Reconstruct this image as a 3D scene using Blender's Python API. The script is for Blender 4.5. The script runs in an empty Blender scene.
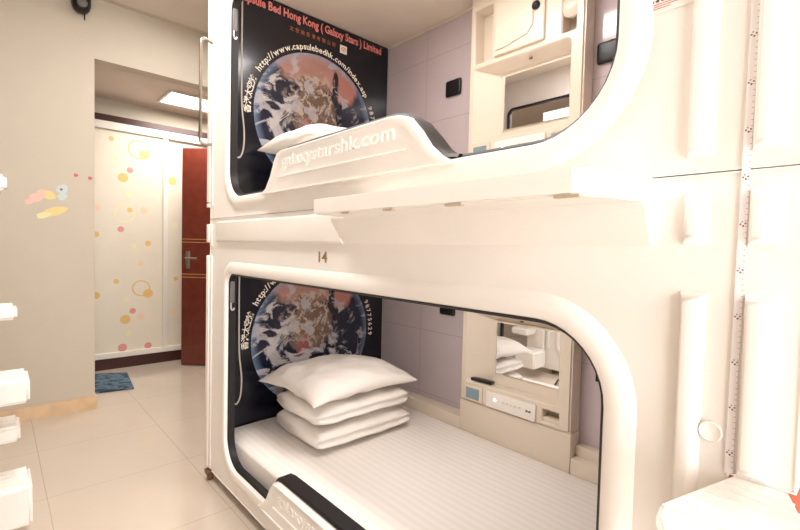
import bpy, bmesh, math, random
from mathutils import Vector, Matrix, noise
random.seed(4)
PI = math.pi
sc = bpy.context.scene
COL = sc.collection

# ------------------------------------------------------------------ materials
def mat(name, col, rough=0.5, metal=0.0, spec=0.5, coat=0.0, emit=None, estr=0.0, bump=0.0, bscale=40.0, var=0.0, vscale=6.0, trans=0.0):
    m = bpy.data.materials.new(name); m.use_nodes = True
    nt = m.node_tree; b = nt.nodes['Principled BSDF']
    b.inputs['Base Color'].default_value = (*col, 1)
    b.inputs['Roughness'].default_value = rough
    b.inputs['Metallic'].default_value = metal
    b.inputs['Specular IOR Level'].default_value = spec
    b.inputs['Coat Weight'].default_value = coat
    b.inputs['Coat Roughness'].default_value = 0.1
    if trans: b.inputs['Transmission Weight'].default_value = trans
    if emit:
        b.inputs['Emission Color'].default_value = (*emit, 1)
        b.inputs['Emission Strength'].default_value = estr
    tc = nt.nodes.new('ShaderNodeTexCoord')
    n = nt.nodes.new('ShaderNodeTexNoise'); n.inputs['Scale'].default_value = vscale
    n.inputs['Detail'].default_value = 4
    nt.links.new(tc.outputs['Object'], n.inputs['Vector'])
    r = nt.nodes.new('ShaderNodeValToRGB')
    v = max(var, 0.01)
    r.color_ramp.elements[0].position = 0.3; r.color_ramp.elements[1].position = 0.7
    r.color_ramp.elements[0].color = (*[c*(1-v) for c in col], 1)
    r.color_ramp.elements[1].color = (*[min(1, c*(1+v)) for c in col], 1)
    nt.links.new(n.outputs['Fac'], r.inputs['Fac']); nt.links.new(r.outputs['Color'], b.inputs['Base Color'])
    if bump:
        n2 = nt.nodes.new('ShaderNodeTexNoise'); n2.inputs['Scale'].default_value = bscale; n2.inputs['Detail'].default_value = 5
        nt.links.new(tc.outputs['Object'], n2.inputs['Vector'])
        bp = nt.nodes.new('ShaderNodeBump'); bp.inputs['Strength'].default_value = bump; bp.inputs['Distance'].default_value = 0.01
        nt.links.new(n2.outputs['Fac'], bp.inputs['Height']); nt.links.new(bp.outputs['Normal'], b.inputs['Normal'])
    return m

def lin(r, g, b):
    f = lambda c: ((c/255+0.055)/1.055)**2.4 if c > 10 else c/255/12.92
    return (f(r), f(g), f(b))

M = {}
M['plastic'] = mat('cream_plastic', lin(248, 241, 233), 0.28, coat=0.25, var=0.015, bump=0.02, bscale=3)
M['plastic_in'] = mat('beige_plastic', lin(230, 216, 198), 0.32, coat=0.2, var=0.02)
M['rubber'] = mat('black_rubber', lin(28, 25, 26), 0.45, spec=0.4)
M['black'] = mat('matt_black', lin(14, 13, 17), 0.4)
M['chrome'] = mat('chrome', (0.36, 0.31, 0.26), 0.2, metal=1)
M['steel'] = mat('brushed_steel', (0.6, 0.58, 0.55), 0.3, metal=1)
M['cord'] = mat('pale_cord', lin(190, 182, 170), 0.4)
M['linen'] = mat('white_linen', lin(244, 236, 228), 0.85, bump=0.12, bscale=60, var=0.02)
M['wall'] = mat('cream_wall_paint', lin(205, 194, 177), 0.75, bump=0.05, bscale=250, var=0.01)
M['ceiling'] = mat('ceiling_paint', lin(224, 210, 198), 0.8, var=0.01)
M['wood'] = mat('red_brown_wood', lin(112, 46, 32), 0.35, coat=0.3, var=0.18, vscale=14)
M['woodorange'] = mat('orange_wood', lin(204, 116, 90), 0.45, var=0.12, vscale=12)
M['darkwood'] = mat('dark_wood', lin(62, 24, 18), 0.4, var=0.1)
M['whiteframe'] = mat('white_frame', lin(232, 226, 216), 0.4)
M['doorpanel'] = mat('pearl_door_panel', lin(228, 218, 200), 0.4, var=0.02)
M['mirror'] = mat('mirror_glass', (0.85, 0.85, 0.85), 0.02, metal=1)
M['marble'] = mat('beige_marble', lin(224, 190, 150), 0.25, var=0.1, vscale=12)
M['salmon'] = mat('salmon_print', lin(226, 132, 122), 0.5)
M['whiteprint'] = mat('cream_print', lin(245, 232, 215), 0.5)
M['orangeprint'] = mat('dull_orange_print', lin(190, 110, 70), 0.5)
M['grey'] = mat('grey_plastic', lin(110, 106, 104), 0.4)
M['lcd'] = mat('blue_grey_screen', lin(128, 146, 152), 0.25, emit=lin(120, 150, 160), estr=0.1)
M['led'] = mat('blue_white_led', (1, 1, 1), 0.3, emit=(0.55, 0.75, 1.0), estr=6)
M['remote'] = mat('black_plastic', lin(24, 22, 24), 0.3)
M['lamp'] = mat('lit_diffuser', (1, 1, 1), 0.4, emit=(1, 0.95, 0.88), estr=7)
def tape_mat():
    """white tape with a tick every 8 mm at one edge and a small figure every 67 mm"""
    m = mat('printed_tape', lin(242, 236, 234), 0.4); nt = m.node_tree; N = nt.nodes.new; L = nt.links.new
    b = nt.nodes['Principled BSDF']; src = b.inputs['Base Color'].links[0].from_socket
    tc = N('ShaderNodeTexCoord'); sp = N('ShaderNodeSeparateXYZ'); L(tc.outputs['Object'], sp.inputs[0])
    def op(o, a, c):
        n = N('ShaderNodeMath'); n.operation = o
        for i, v in enumerate((a, c)):
            if isinstance(v, (int, float)): n.inputs[i].default_value = v
            else: L(v, n.inputs[i])
        return n.outputs[0]
    u = op('SUBTRACT', sp.outputs[0], op('MULTIPLY', sp.outputs[2], .00586))      # across the tape, following its slant
    cell = op('MODULO', sp.outputs[2], .067); tick = op('MODULO', sp.outputs[2], .0084)
    t = op('MULTIPLY', op('LESS_THAN', tick, .0012), op('GREATER_THAN', u, .0025))
    cb = N('ShaderNodeCombineXYZ'); L(u, cb.inputs[0]); L(cell, cb.inputs[2])
    def spot(cx, cz, r):
        d = N('ShaderNodeVectorMath'); d.operation = 'DISTANCE'; L(cb.outputs[0], d.inputs[0]); d.inputs[1].default_value = (cx, 0, cz)
        return op('LESS_THAN', d.outputs['Value'], r)
    for fac, col in ((t, lin(214, 170, 176)), (spot(-.0028, .03, .0013), lin(120, 96, 98)), (spot(.0004, .0275, .0014), lin(110, 90, 92)), (spot(.0030, .031, .0013), lin(120, 96, 98)), (spot(-.001, .0335, .0010), lin(180, 90, 90))):
        mx = N('ShaderNodeMix'); mx.data_type = 'RGBA'; L(fac, mx.inputs[0]); L(src, mx.inputs[6]); mx.inputs[7].default_value = (*col, 1); src = mx.outputs[2]
    L(src, b.inputs['Base Color']); return m
M['tapecol'] = tape_mat()
M['inkred'] = mat('red_ink', lin(190, 70, 70), 0.5)
M['inkblack'] = mat('black_ink', lin(60, 50, 52), 0.5)
M['brown'] = mat('tan_slot', lin(190, 168, 140), 0.5)
M['metalbrown'] = mat('bronze_metal', lin(120, 92, 66), 0.4, metal=0.6)
M['yellow'] = mat('yellow_print', lin(240, 205, 90), 0.5)
M['gold'] = mat('ochre_print', lin(226, 178, 84), 0.5)
M['rose'] = mat('rose_print', lin(214, 128, 122), 0.5)
M['peach'] = mat('peach_print', lin(240, 192, 160), 0.5)
M['lime'] = mat('pale_lime_print', lin(232, 228, 170), 0.5)
M['pinkst'] = mat('pink_sticker', lin(240, 196, 182), 0.5)
M['bluest'] = mat('pale_blue_sticker', lin(205, 214, 214), 0.5)
M['redst'] = mat('red_sticker', lin(200, 100, 84), 0.5)
M['yellowst'] = mat('yellow_sticker', lin(238, 212, 140), 0.5)
M['numberink'] = mat('tan_number', lin(150, 116, 84), 0.5)
M['amber'] = mat('amber_plastic', lin(214, 160, 100), 0.4)

def tile_mat(name, col, grout, size, offx, offy, rough, axes=('X', 'Y'), gw=0.006, var=0.03, coat=0.0, sizey=None):
    m = bpy.data.materials.new(name); m.use_nodes = True
    nt = m.node_tree; b = nt.nodes['Principled BSDF']; N = nt.nodes.new; L = nt.links.new
    geo = N('ShaderNodeNewGeometry'); sep = N('ShaderNodeSeparateXYZ'); 
    tc = N('ShaderNodeTexCoord'); L(tc.outputs['Object'], sep.inputs[0])
    def line(ax, off, sz):
        a = N('ShaderNodeMath'); a.operation = 'ADD'; a.inputs[1].default_value = off + 100*sz; L(sep.outputs[ax], a.inputs[0])
        mo = N('ShaderNodeMath'); mo.operation = 'MODULO'; mo.inputs[1].default_value = sz; L(a.outputs[0], mo.inputs[0])
        lt = N('ShaderNodeMath'); lt.operation = 'LESS_THAN'; lt.inputs[1].default_value = gw; L(mo.outputs[0], lt.inputs[0])
        return lt
    l1, l2 = line(axes[0], offx, size), line(axes[1], offy, sizey or size)
    mx = N('ShaderNodeMath'); mx.operation = 'MAXIMUM'; L(l1.outputs[0], mx.inputs[0]); L(l2.outputs[0], mx.inputs[1])
    n = N('ShaderNodeTexNoise'); n.inputs['Scale'].default_value = 3; n.inputs['Detail'].default_value = 6; L(tc.outputs['Object'], n.inputs['Vector'])
    r = N('ShaderNodeValToRGB'); r.color_ramp.elements[0].position = .3; r.color_ramp.elements[1].position = .7
    r.color_ramp.elements[0].color = (*[c*(1-var) for c in col], 1); r.color_ramp.elements[1].color = (*[min(1, c*(1+var)) for c in col], 1)
    L(n.outputs['Fac'], r.inputs['Fac'])
    mix = N('ShaderNodeMix'); mix.data_type = 'RGBA'; L(mx.outputs[0], mix.inputs[0]); L(r.outputs['Color'], mix.inputs[6]); mix.inputs[7].default_value = (*grout, 1)
    L(mix.outputs[2], b.inputs['Base Color'])
    b.inputs['Roughness'].default_value = rough; b.inputs['Coat Weight'].default_value = coat; b.inputs['Coat Roughness'].default_value = .05
    bp = N('ShaderNodeBump'); bp.inputs['Strength'].default_value = .3; bp.inputs['Distance'].default_value = .002; bp.invert = True
    L(mx.outputs[0], bp.inputs['Height']); L(bp.outputs['Normal'], b.inputs['Normal'])
    return m
M['floor'] = tile_mat('floor_tiles', lin(208, 193, 177), lin(188, 171, 153), 0.61, .13, .0205, 0.14, coat=0.4, gw=.004)
M['padwall'] = tile_mat('mauve_panel', lin(202, 188, 190), lin(180, 166, 168), 0.38, 0.02, 0.06, 0.1, axes=('X', 'Z'), gw=.004, coat=.3, var=.015)

def stripe_linen():
    m = bpy.data.materials.new('striped_sheet'); m.use_nodes = True
    nt = m.node_tree; b = nt.nodes['Principled BSDF']; N = nt.nodes.new; L = nt.links.new
    tc = N('ShaderNodeTexCoord'); w = N('ShaderNodeTexWave'); w.bands_direction = 'Y'; w.inputs['Scale'].default_value = 9; w.inputs['Distortion'].default_value = .3
    L(tc.outputs['Object'], w.inputs['Vector'])
    r = N('ShaderNodeValToRGB'); r.color_ramp.elements[0].position = .45; r.color_ramp.elements[1].position = .55
    a = lin(241, 233, 226); c = lin(245, 238, 231)
    r.color_ramp.elements[0].color = (*a, 1); r.color_ramp.elements[1].color = (*c, 1)
    L(w.outputs['Fac'], r.inputs['Fac']); L(r.outputs['Color'], b.inputs['Base Color'])
    r2 = N('ShaderNodeMapRange'); r2.inputs['To Min'].default_value = .85; r2.inputs['To Max'].default_value = .7
    L(w.outputs['Fac'], r2.inputs['Value']); L(r2.outputs[0], b.inputs['Roughness'])
    n = N('ShaderNodeTexNoise'); n.inputs['Scale'].default_value = 7; n.inputs['Detail'].default_value = 4; L(tc.outputs['Object'], n.inputs['Vector'])
    bp = N('ShaderNodeBump'); bp.inputs['Strength'].default_value = .35; bp.inputs['Distance'].default_value = .02
    L(n.outputs['Fac'], bp.inputs['Height']); L(bp.outputs['Normal'], b.inputs['Normal'])
    return m
M['sheet'] = stripe_linen()

def poster_mat():
    m = mat('night_sky_print', lin(8, 10, 24), 0.22, coat=.3, var=.5, vscale=3)
    return m
M['poster'] = poster_mat()

def earth_mat():
    """printed picture of the earth: oceans, brown land, swirling cloud; mesh origin at the disc's centre (y right, z up, radius .39)"""
    m = bpy.data.materials.new('earth_print'); m.use_nodes = True
    nt = m.node_tree; b = nt.nodes['Principled BSDF']; N = nt.nodes.new; L = nt.links.new
    b.inputs['Roughness'].default_value = .25; b.inputs['Coat Weight'].default_value = .3
    tc = N('ShaderNodeTexCoord'); src = tc.outputs['Object']
    sep = N('ShaderNodeSeparateXYZ'); L(src, sep.inputs[0])
    def math_(op, a, bb=None, c=None):
        n = N('ShaderNodeMath'); n.operation = op
        for i, v in enumerate((a, bb, c)):
            if v is None: continue
            if isinstance(v, (int, float)): n.inputs[i].default_value = v
            else: L(v, n.inputs[i])
        return n.outputs[0]
    def noise_(scale, detail, dist, off=(0, 0, 0), stretch=(1, 1, 1), rough=.6):
        mp = N('ShaderNodeMapping'); mp.inputs['Location'].default_value = off; mp.inputs['Scale'].default_value = stretch; L(src, mp.inputs[0])
        n = N('ShaderNodeTexNoise'); n.inputs['Scale'].default_value = scale; n.inputs['Detail'].default_value = detail
        n.inputs['Distortion'].default_value = dist; n.inputs['Roughness'].default_value = rough; L(mp.outputs[0], n.inputs['Vector'])
        return n.outputs['Fac']
    def blob(cy, cz, ry, rz, fac, lo=-.15, hi=.15):
        dy = math_('DIVIDE', math_('SUBTRACT', sep.outputs[1], cy), ry); dz = math_('DIVIDE', math_('SUBTRACT', sep.outputs[2], cz), rz)
        d = math_('SQRT', math_('ADD', math_('MULTIPLY', dy, dy), math_('MULTIPLY', dz, dz)))
        d = math_('ADD', d, math_('MULTIPLY', math_('SUBTRACT', fac, .5), 2.2))
        mr = N('ShaderNodeMapRange'); mr.inputs['From Min'].default_value = 1+hi; mr.inputs['From Max'].default_value = 1+lo; mr.clamp = True; L(d, mr.inputs['Value'])
        return mr.outputs[0]
    def mix(f, a, bb):
        n = N('ShaderNodeMix'); n.data_type = 'RGBA'
        if isinstance(f, (int, float)): n.inputs[0].default_value = f
        else: L(f, n.inputs[0])
        for k, v in ((6, a), (7, bb)):
            if isinstance(v, tuple): n.inputs[k].default_value = (*v, 1)
            else: L(v, n.inputs[k])
        return n.outputs[2]
    n1 = noise_(6, 7, .5)
    half = math_('ADD', math_('MULTIPLY', math_('SUBTRACT', n1, .5), .6), .5)
    ocean = mix(noise_(5, 4, .4, (3, 1, 2)), lin(6, 9, 22), lin(24, 34, 64))
    c = mix(blob(-.05, .33, .30, .13, half), ocean, mix(noise_(8, 4, .3, (1, 5, 2)), lin(152, 106, 94), lin(188, 144, 132)))
    c = mix(blob(.19, .25, .085, .12, half), c, lin(176, 118, 104))
    c = mix(blob(.12, .22, .02, .10, half), c, lin(20, 22, 36))
    n2 = noise_(7, 7, .8, (9, 2, 1))
    c = mix(blob(-.04, .06, .13, .17, n2), c, lin(112, 90, 78))
    def cloud(scale, lo, hi, off, stretch=(1, 1, 1), dist=2.2):
        f = noise_(scale, 9, dist, off, stretch, .6)
        mr = N('ShaderNodeMapRange'); mr.inputs['From Min'].default_value = lo; mr.inputs['From Max'].default_value = hi; mr.clamp = True; L(f, mr.inputs['Value'])
        return mr.outputs[0]
    speck = math_('MULTIPLY', cloud(30, .50, .58, (4, 4, 4), dist=.6), blob(-.03, .09, .20, .16, n1))
    c = mix(speck, c, lin(186, 164, 146))
    c = mix(blob(-.06, -.06, .055, .075, half), c, lin(146, 88, 78))
    low = N('ShaderNodeMapRange'); low.inputs['From Min'].default_value = .02; low.inputs['From Max'].default_value = -.1; L(sep.outputs[2], low.inputs['Value'])
    c = mix(math_('MULTIPLY', cloud(5.0, .53, .58, (2, 7, 3), (1, .9, 1.3), 2.0), low.outputs[0]), c, lin(200, 194, 194))
    left = N('ShaderNodeMapRange'); left.inputs['From Min'].default_value = -.10; left.inputs['From Max'].default_value = -.18; L(sep.outputs[1], left.inputs['Value'])
    c = mix(math_('MULTIPLY', cloud(8, .53, .58, (12, 7, 3), (1, .8, 1.3), .7), left.outputs[0]), c, lin(190, 182, 180))
    c = mix(math_('MULTIPLY', cloud(10, .56, .61, (5, 2, 8), (1, 1, 1), .5), .85), c, lin(176, 168, 168))
    # pale atmosphere rim printed round the globe
    r = math_('SQRT', math_('ADD', math_('MULTIPLY', sep.outputs[1], sep.outputs[1]), math_('MULTIPLY', sep.outputs[2], sep.outputs[2])))
    rim = N('ShaderNodeMapRange'); rim.inputs['From Min'].default_value = .345; rim.inputs['From Max'].default_value = .39; L(r, rim.inputs['Value'])
    c = mix(math_('MULTIPLY', rim.outputs[0], .5), c, lin(140, 160, 190))
    L(c, b.inputs['Base Color'])
    return m
M['earth'] = earth_mat()

def mat_rug():
    m = bpy.data.materials.new('blue_mat_weave'); m.use_nodes = True
    nt = m.node_tree; b = nt.nodes['Principled BSDF']; N = nt.nodes.new; L = nt.links.new
    tc = N('ShaderNodeTexCoord'); n = N('ShaderNodeTexNoise'); n.inputs['Scale'].default_value = 9; n.inputs['Distortion'].default_value = 1.5; L(tc.outputs['Object'], n.inputs['Vector'])
    r = N('ShaderNodeValToRGB'); r.color_ramp.elements[0].position = .47; r.color_ramp.elements[1].position = .52
    r.color_ramp.elements[0].color = (*lin(44, 60, 78), 1); r.color_ramp.elements[1].color = (*lin(92, 118, 134), 1)
    L(n.outputs['Fac'], r.inputs['Fac']); L(r.outputs['Color'], b.inputs['Base Color']); b.inputs['Roughness'].default_value = .9
    return m
M['rug'] = mat_rug()

# ------------------------------------------------------------------ mesh helpers
def link(o, parent=None):
    COL.objects.link(o)
    if parent is not None: o.parent = parent
    return o
def mesh(name, V, F, mats, parent=None, mi=None, smooth=False, loc=None):
    me = bpy.data.meshes.new(name); me.from_pydata([tuple(v) for v in V], [], F)
    if not isinstance(mats, (list, tuple)): mats = [mats]
    for m in mats: me.materials.append(M[m])
    if mi:
        for p, k in zip(me.polygons, mi): p.material_index = k
    bm = bmesh.new(); bm.from_mesh(me); bmesh.ops.recalc_face_normals(bm, faces=bm.faces); bm.to_mesh(me); bm.free()
    if smooth:
        for p in me.polygons: p.use_smooth = True
    o = bpy.data.objects.new(name, me)
    if loc: o.location = loc
    return link(o, parent)
def from_bm(name, bm, m, parent=None, smooth=False, angle=None, loc=None):
    bmesh.ops.recalc_face_normals(bm, faces=bm.faces)
    me = bpy.data.meshes.new(name); bm.to_mesh(me); bm.free()
    me.materials.append(M[m])
    if smooth:
        for p in me.polygons: p.use_smooth = True
        if angle: me.set_sharp_from_angle(angle=math.radians(angle))
    o = bpy.data.objects.new(name, me)
    if loc: o.location = loc
    return link(o, parent)
def bbox(bm, x0, x1, y0, y1, z0, z1, bev=0.0, seg=2):
    r = bmesh.ops.create_cube(bm, size=1, matrix=Matrix.Translation(((x0+x1)/2, (y0+y1)/2, (z0+z1)/2)) @ Matrix.Diagonal((x1-x0, y1-y0, z1-z0, 1)))
    if bev:
        es = set(e for v in r['verts'] for e in v.link_edges)
        bmesh.ops.bevel(bm, geom=list(es), offset=bev, segments=seg, affect='EDGES', profile=.6)
def box(name, x0, x1, y0, y1, z0, z1, m, parent=None, bev=0.0, seg=2):
    bm = bmesh.new(); bbox(bm, x0, x1, y0, y1, z0, z1, bev, seg)
    return from_bm(name, bm, m, parent, smooth=bev > 0, angle=40)
def boxes(name, L, m, parent=None, bev=0.0):
    bm = bmesh.new()
    for b in L: bbox(bm, *b, bev=bev)
    return from_bm(name, bm, m, parent, smooth=bev > 0, angle=40)
def rrect(x0, x1, z0, z1, rad, n=10):
    """closed loop, counter-clockwise from bottom-left; rad = radius or (bl, br, tr, tl)"""
    if isinstance(rad, (int, float)): rad = (rad,)*4
    P = []
    for (cx, cz, r, a0) in ((x0, z0, rad[0], PI), (x1, z0, rad[1], 1.5*PI), (x1, z1, rad[2], 0), (x0, z1, rad[3], .5*PI)):
        ox = cx + r if cx == x0 else cx - r; oz = cz + r if cz == z0 else cz - r
        for i in range(n+1):
            a = a0 + .5*PI*i/n; P.append((ox + r*math.cos(a), oz + r*math.sin(a)))
    return P
def inset(rc, d):
    x0, x1, z0, z1, rad = rc
    if isinstance(rad, (int, float)): rad = (rad,)*4
    return (x0+d, x1-d, z0+d, z1-d, tuple(max(.001, r-d) for r in rad))
def loft(loops, cap_first=False, cap_last=False):
    """loops of equal length: [(pts2d, y)] -> verts in x,y,z"""
    V, F = [], []
    n = len(loops[0][0])
    for P, y in loops: V += [(p[0], y, p[1]) for p in P]
    for k in range(len(loops)-1):
        for i in range(n):
            j = (i+1) % n; F.append((k*n+i, k*n+j, (k+1)*n+j, (k+1)*n+i))
    if cap_first: F.append(tuple(range(n)))
    if cap_last: F.append(tuple(range((len(loops)-1)*n, len(loops)*n)))
    return V, F
def tube(name, pts, r, m, parent=None, seg=10, closed=False):
    cu = bpy.data.curves.new(name, 'CURVE'); cu.dimensions = '3D'; cu.bevel_depth = r; cu.bevel_resolution = 3; cu.use_fill_caps = True
    s = cu.splines.new('POLY'); s.points.add(len(pts)-1); s.use_cyclic_u = closed
    for p, q in zip(s.points, pts): p.co = (*q, 1)
    t = bpy.data.objects.new('tmp', cu); COL.objects.link(t)
    me = bpy.data.meshes.new_from_object(t.evaluated_get(bpy.context.evaluated_depsgraph_get())); bpy.data.objects.remove(t); bpy.data.curves.remove(cu)
    me.name = name; me.materials.clear(); me.materials.append(M[m])
    for p in me.polygons: p.use_smooth = True
    return link(bpy.data.objects.new(name, me), parent)
def smooth_path(P, n=6):
    out = []
    for i in range(len(P)-1):
        p0 = Vector(P[max(i-1, 0)]); p1 = Vector(P[i]); p2 = Vector(P[i+1]); p3 = Vector(P[min(i+2, len(P)-1)])
        for k in range(n):
            t = k/n
            out.append(0.5*((2*p1) + (-p0+p2)*t + (2*p0-5*p1+4*p2-p3)*t*t + (-p0+3*p1-3*p2+p3)*t**3))
    out.append(Vector(P[-1])); return [tuple(v) for v in out]
def pad(name, x0, x1, z0, z1, h, m, parent=None, cl=.006, cr=.013, ce=.014, y=0.0):
    """raised moulding with unequal chamfers"""
    def ring(l, r, e): return [(x0+l, z0+e), (x1-r, z0+e), (x1-r, z1-e), (x0+l, z1-e)]
    V, F = loft([(ring(0, 0, 0), y+.001), (ring(cl*.25, cr*.2, ce*.3), y-h*.35), (ring(cl, cr, ce), y-h*.95), (ring(cl+.002, cr+.003, ce+.003), y-h)], cap_last=True)
    o = mesh(name, V, F, m, parent, smooth=True); o.data.set_sharp_from_angle(angle=math.radians(50)); return o
_tc = {}
def text_mesh(s, size=1.0, ext=0.0, bold=0.0):
    key = (s, ext, bold)
    if key not in _tc:
        cu = bpy.data.curves.new('t', 'FONT'); cu.body = s; cu.size = 1; cu.extrude = ext; cu.resolution_u = 3; cu.offset = bold
        t = bpy.data.objects.new('t', cu); COL.objects.link(t)
        me = bpy.data.meshes.new_from_object(t.evaluated_get(bpy.context.evaluated_depsgraph_get()))
        _tc[key] = ([tuple(v.co) for v in me.vertices], [tuple(p.vertices) for p in me.polygons])
        bpy.data.objects.remove(t); bpy.data.curves.remove(cu); bpy.data.meshes.remove(me)
    V, F = _tc[key]
    return [(a*size, b*size, c*size) for a, b, c in V], F
def fit_text(s, width, height, ext=0, bold=0.0):
    V, F = text_mesh(s, 1, ext, bold)
    xs = [v[0] for v in V]; ys = [v[1] for v in V]
    sx = width/(max(xs)-min(xs)); sy = height/(max(ys)-min(ys))
    return [((v[0]-min(xs))*sx, (v[1]-min(ys))*sy, v[2]) for v in V], F
def thing(name, label, cat, loc=(0, 0, 0), group=None):
    o = bpy.data.objects.new(name, None); o.location = loc; o.empty_display_size = .1; link(o)
    return tag(o, label, cat, group)
def tag(o, label, cat, group=None):
    o['label'] = label; o['category'] = cat
    if group: o['group'] = group
    return o
def struct(o): o['kind'] = 'structure'; return o

# ------------------------------------------------------------------ room
struct(box('floor', -5.4, 1.6, -2.3, 2.6, -.1, 0, 'floor'))
struct(box('ceiling', -3.72, 1.6, -2.3, 2.6, 2.87, 2.97, 'ceiling'))
# wall on the left with the opening into the corridor
bm = bmesh.new(); bbox(bm, -3.89, -3.77, -2.3, -.278, 0, 2.97); bbox(bm, -3.89, -3.77, -.278, 2.6, 2.46, 2.97); bbox(bm, -3.77, -3.72, -2.3, 2.6, 2.87, 2.97)
struct(from_bm('wall_left', bm, 'wall'))
struct(box('baseboard_left', -3.77, -3.757, -2.3, -.278, 0, .092, 'marble'))
struct(box('baseboard_corridor', -3.89, -3.7571, -.278, -.265, 0, .0915, 'marble'))
struct(box('wall_corridor', -5.4, -3.89, -2.3, -2.2, 0, 2.6, 'wall'))
struct(box('wall_back', -5.4, 1.6, 2.6, 2.7, 0, 2.97, 'wall'))
struct(box('wall_partition', -2.30, 1.6, 1.26, 1.36, 0, 2.87, 'wall'))
struct(box('wall_front', -3.89, 1.6, -2.4, -2.3, 0, 2.97, 'wall'))
struct(box('ceiling_corridor', -4.93, -3.89, -2.3, 2.6, 2.51, 2.6, 'ceiling'))
struct(box('wall_far', -5.4, -5.36, -2.3, 2.6, 0, 2.6, 'wall'))
struct(box('trim_1', -5.36, -4.93, -2.3, 2.6, 2.346, 2.6, 'wall'))
struct(boxes('wall_right', [(1.5, 1.6, -2.3, -1.45, 0, 2.87), (1.5, 1.6, .15, 1.26, 0, 2.87), (1.5, 1.6, -1.45, .15, 0, .12), (1.5, 1.6, -1.45, .15, 2.35, 2.87)], 'wall'))
w = struct(boxes('window_1', [(1.51, 1.57, -1.45, -1.39, .12, 2.35), (1.51, 1.57, .09, .15, .12, 2.35), (1.51, 1.57, -.68, -.62, .12, 2.35), (1.51, 1.57, -1.39, .09, .12, .18), (1.51, 1.57, -1.39, .09, 2.29, 2.35)], 'whiteframe'))  # unseen window, carried down near the floor to lighten shaded undersides
# sliding wardrobe doors at the end of the corridor
W = thing('sliding_wardrobe', 'white sliding wardrobe doors printed with yellow and pink dots at corridor end', 'wardrobe', (-4.85, .3, 0))
def wp(o): o.location.x += 4.85; o.location.y -= .3; o.parent = W; return o
wp(box('plinth', -5.30, -4.85, -2.2, 2.5, 0, .105, 'darkwood'))
wp(box('bottom_track', -4.95, -4.835, -2.2, 2.5, .105, .155, 'whiteframe', bev=.004))
wp(box('pelmet', -4.95, -4.83, -2.2, 2.5, 2.29, 2.345, 'darkwood'))
wp(box('top_track', -4.95, -4.835, -2.2, 2.5, 2.22, 2.29, 'whiteframe', bev=.004))
def dotted(name, spots):
    """printed dots and rings at (y, z) in world coordinates of the panel"""
    m = mat(name, lin(228, 218, 200), 0.4, var=.02); nt = m.node_tree; N = nt.nodes.new; L = nt.links.new
    b = nt.nodes['Principled BSDF']; src = b.inputs['Base Color'].links[0].from_socket
    tc = N('ShaderNodeTexCoord'); sp = N('ShaderNodeSeparateXYZ'); L(tc.outputs['Object'], sp.inputs[0]); cb = N('ShaderNodeCombineXYZ'); L(sp.outputs[1], cb.inputs[1]); L(sp.outputs[2], cb.inputs[2])
    for y, z, r, k, ring in spots:
        d = N('ShaderNodeVectorMath'); d.operation = 'DISTANCE'; L(cb.outputs[0], d.inputs[0]); d.inputs[1].default_value = (0, y, z)
        c = N('ShaderNodeMath'); 
        if ring: c.operation = 'COMPARE'; c.inputs[1].default_value = r-ring/2; c.inputs[2].default_value = ring/2
        else: c.operation = 'LESS_THAN'; c.inputs[1].default_value = r
        L(d.outputs['Value'], c.inputs[0])
        mx = N('ShaderNodeMix'); mx.data_type = 'RGBA'; L(c.outputs[0], mx.inputs[0]); L(src, mx.inputs[6]); mx.inputs[7].default_value = (*DOT[k], 1); src = mx.outputs[2]
    L(src, b.inputs['Base Color']); M[name] = m
DOT = [lin(240, 212, 120), lin(226, 188, 116), lin(218, 150, 140), lin(238, 206, 178), lin(232, 226, 180)]
dotted('dotted_panel', [(.221, 2.073, .09, 1, .012), (.269, 2.032, .043, 0, 0), (.151, 1.87, .027, 2, 0), (.095, 1.794, .043, 1, 0), (.032, 1.963, .022, 4, 0), (0, 2.14, .022, 1, 0), (.146, 1.64, .027, 4, 0),
    (.109, 1.461, .085, 4, .013), (.151, 1.496, .022, 1, 0), (-.113, 1.497, .032, 3, 0), (.27, 1.5, .032, 3, 0), (.077, 1.311, .027, 2, 0), (.305, 1.184, .027, 1, 0), (.185, 1.153, .022, 4, 0), (-.118, 1.255, .027, 1, 0),
    (.247, .991, .027, 3, 0), (.041, .821, .022, 1, 0), (.248, .749, .078, 1, .012), (.307, .696, .043, 1, 0), (-.118, .697, .032, 1, 0), (.176, .534, .027, 2, 0), (.115, .457, .043, 1, 0), (.124, .646, .022, 4, 0),
    (.248, .473, .032, 3, 0), (.139, .319, .027, 4, 0), (.092, .189, .038, 2, 0), (.308, .182, .032, 2, 0), (-.5, 1.8, .09, 1, .012), (-.45, 1.2, .04, 0, 0), (-.6, .8, .05, 2, 0), (-.3, .4, .04, 1, 0)])
dotted('dotted_panel_right', [(.526, 1.815, .04, 1, 0), (.562, .833, .022, 1, 0), (.554, 1.379, .022, 4, 0), (.56, 2.1, .022, 4, 0), (.55, .5, .03, 3, 0), (.8, 1.3, .08, 1, .014), (.95, 1.7, .05, 2, 0), (1.2, .9, .07, 0, .012), (1.5, 1.5, .05, 1, 0)])
for nm, y0, y1, x in (('dotted_panel', -.9, .436, -4.86), ('dotted_panel_right', .470, 1.9, -4.875)):
    d = box('sliding_panel', x-.03, x, y0, y1, .155, 2.22, nm); d.parent = W; d.matrix_parent_inverse = Matrix.Translation((4.85, -.3, 0))
wp(box('stile', -4.865, -4.842, .436, .478, .155, 2.22, 'whiteframe', bev=.004))
wp(box('side_stile', -4.865, -4.842, -.95, -.9, .155, 2.22, 'whiteframe', bev=.004))

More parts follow.
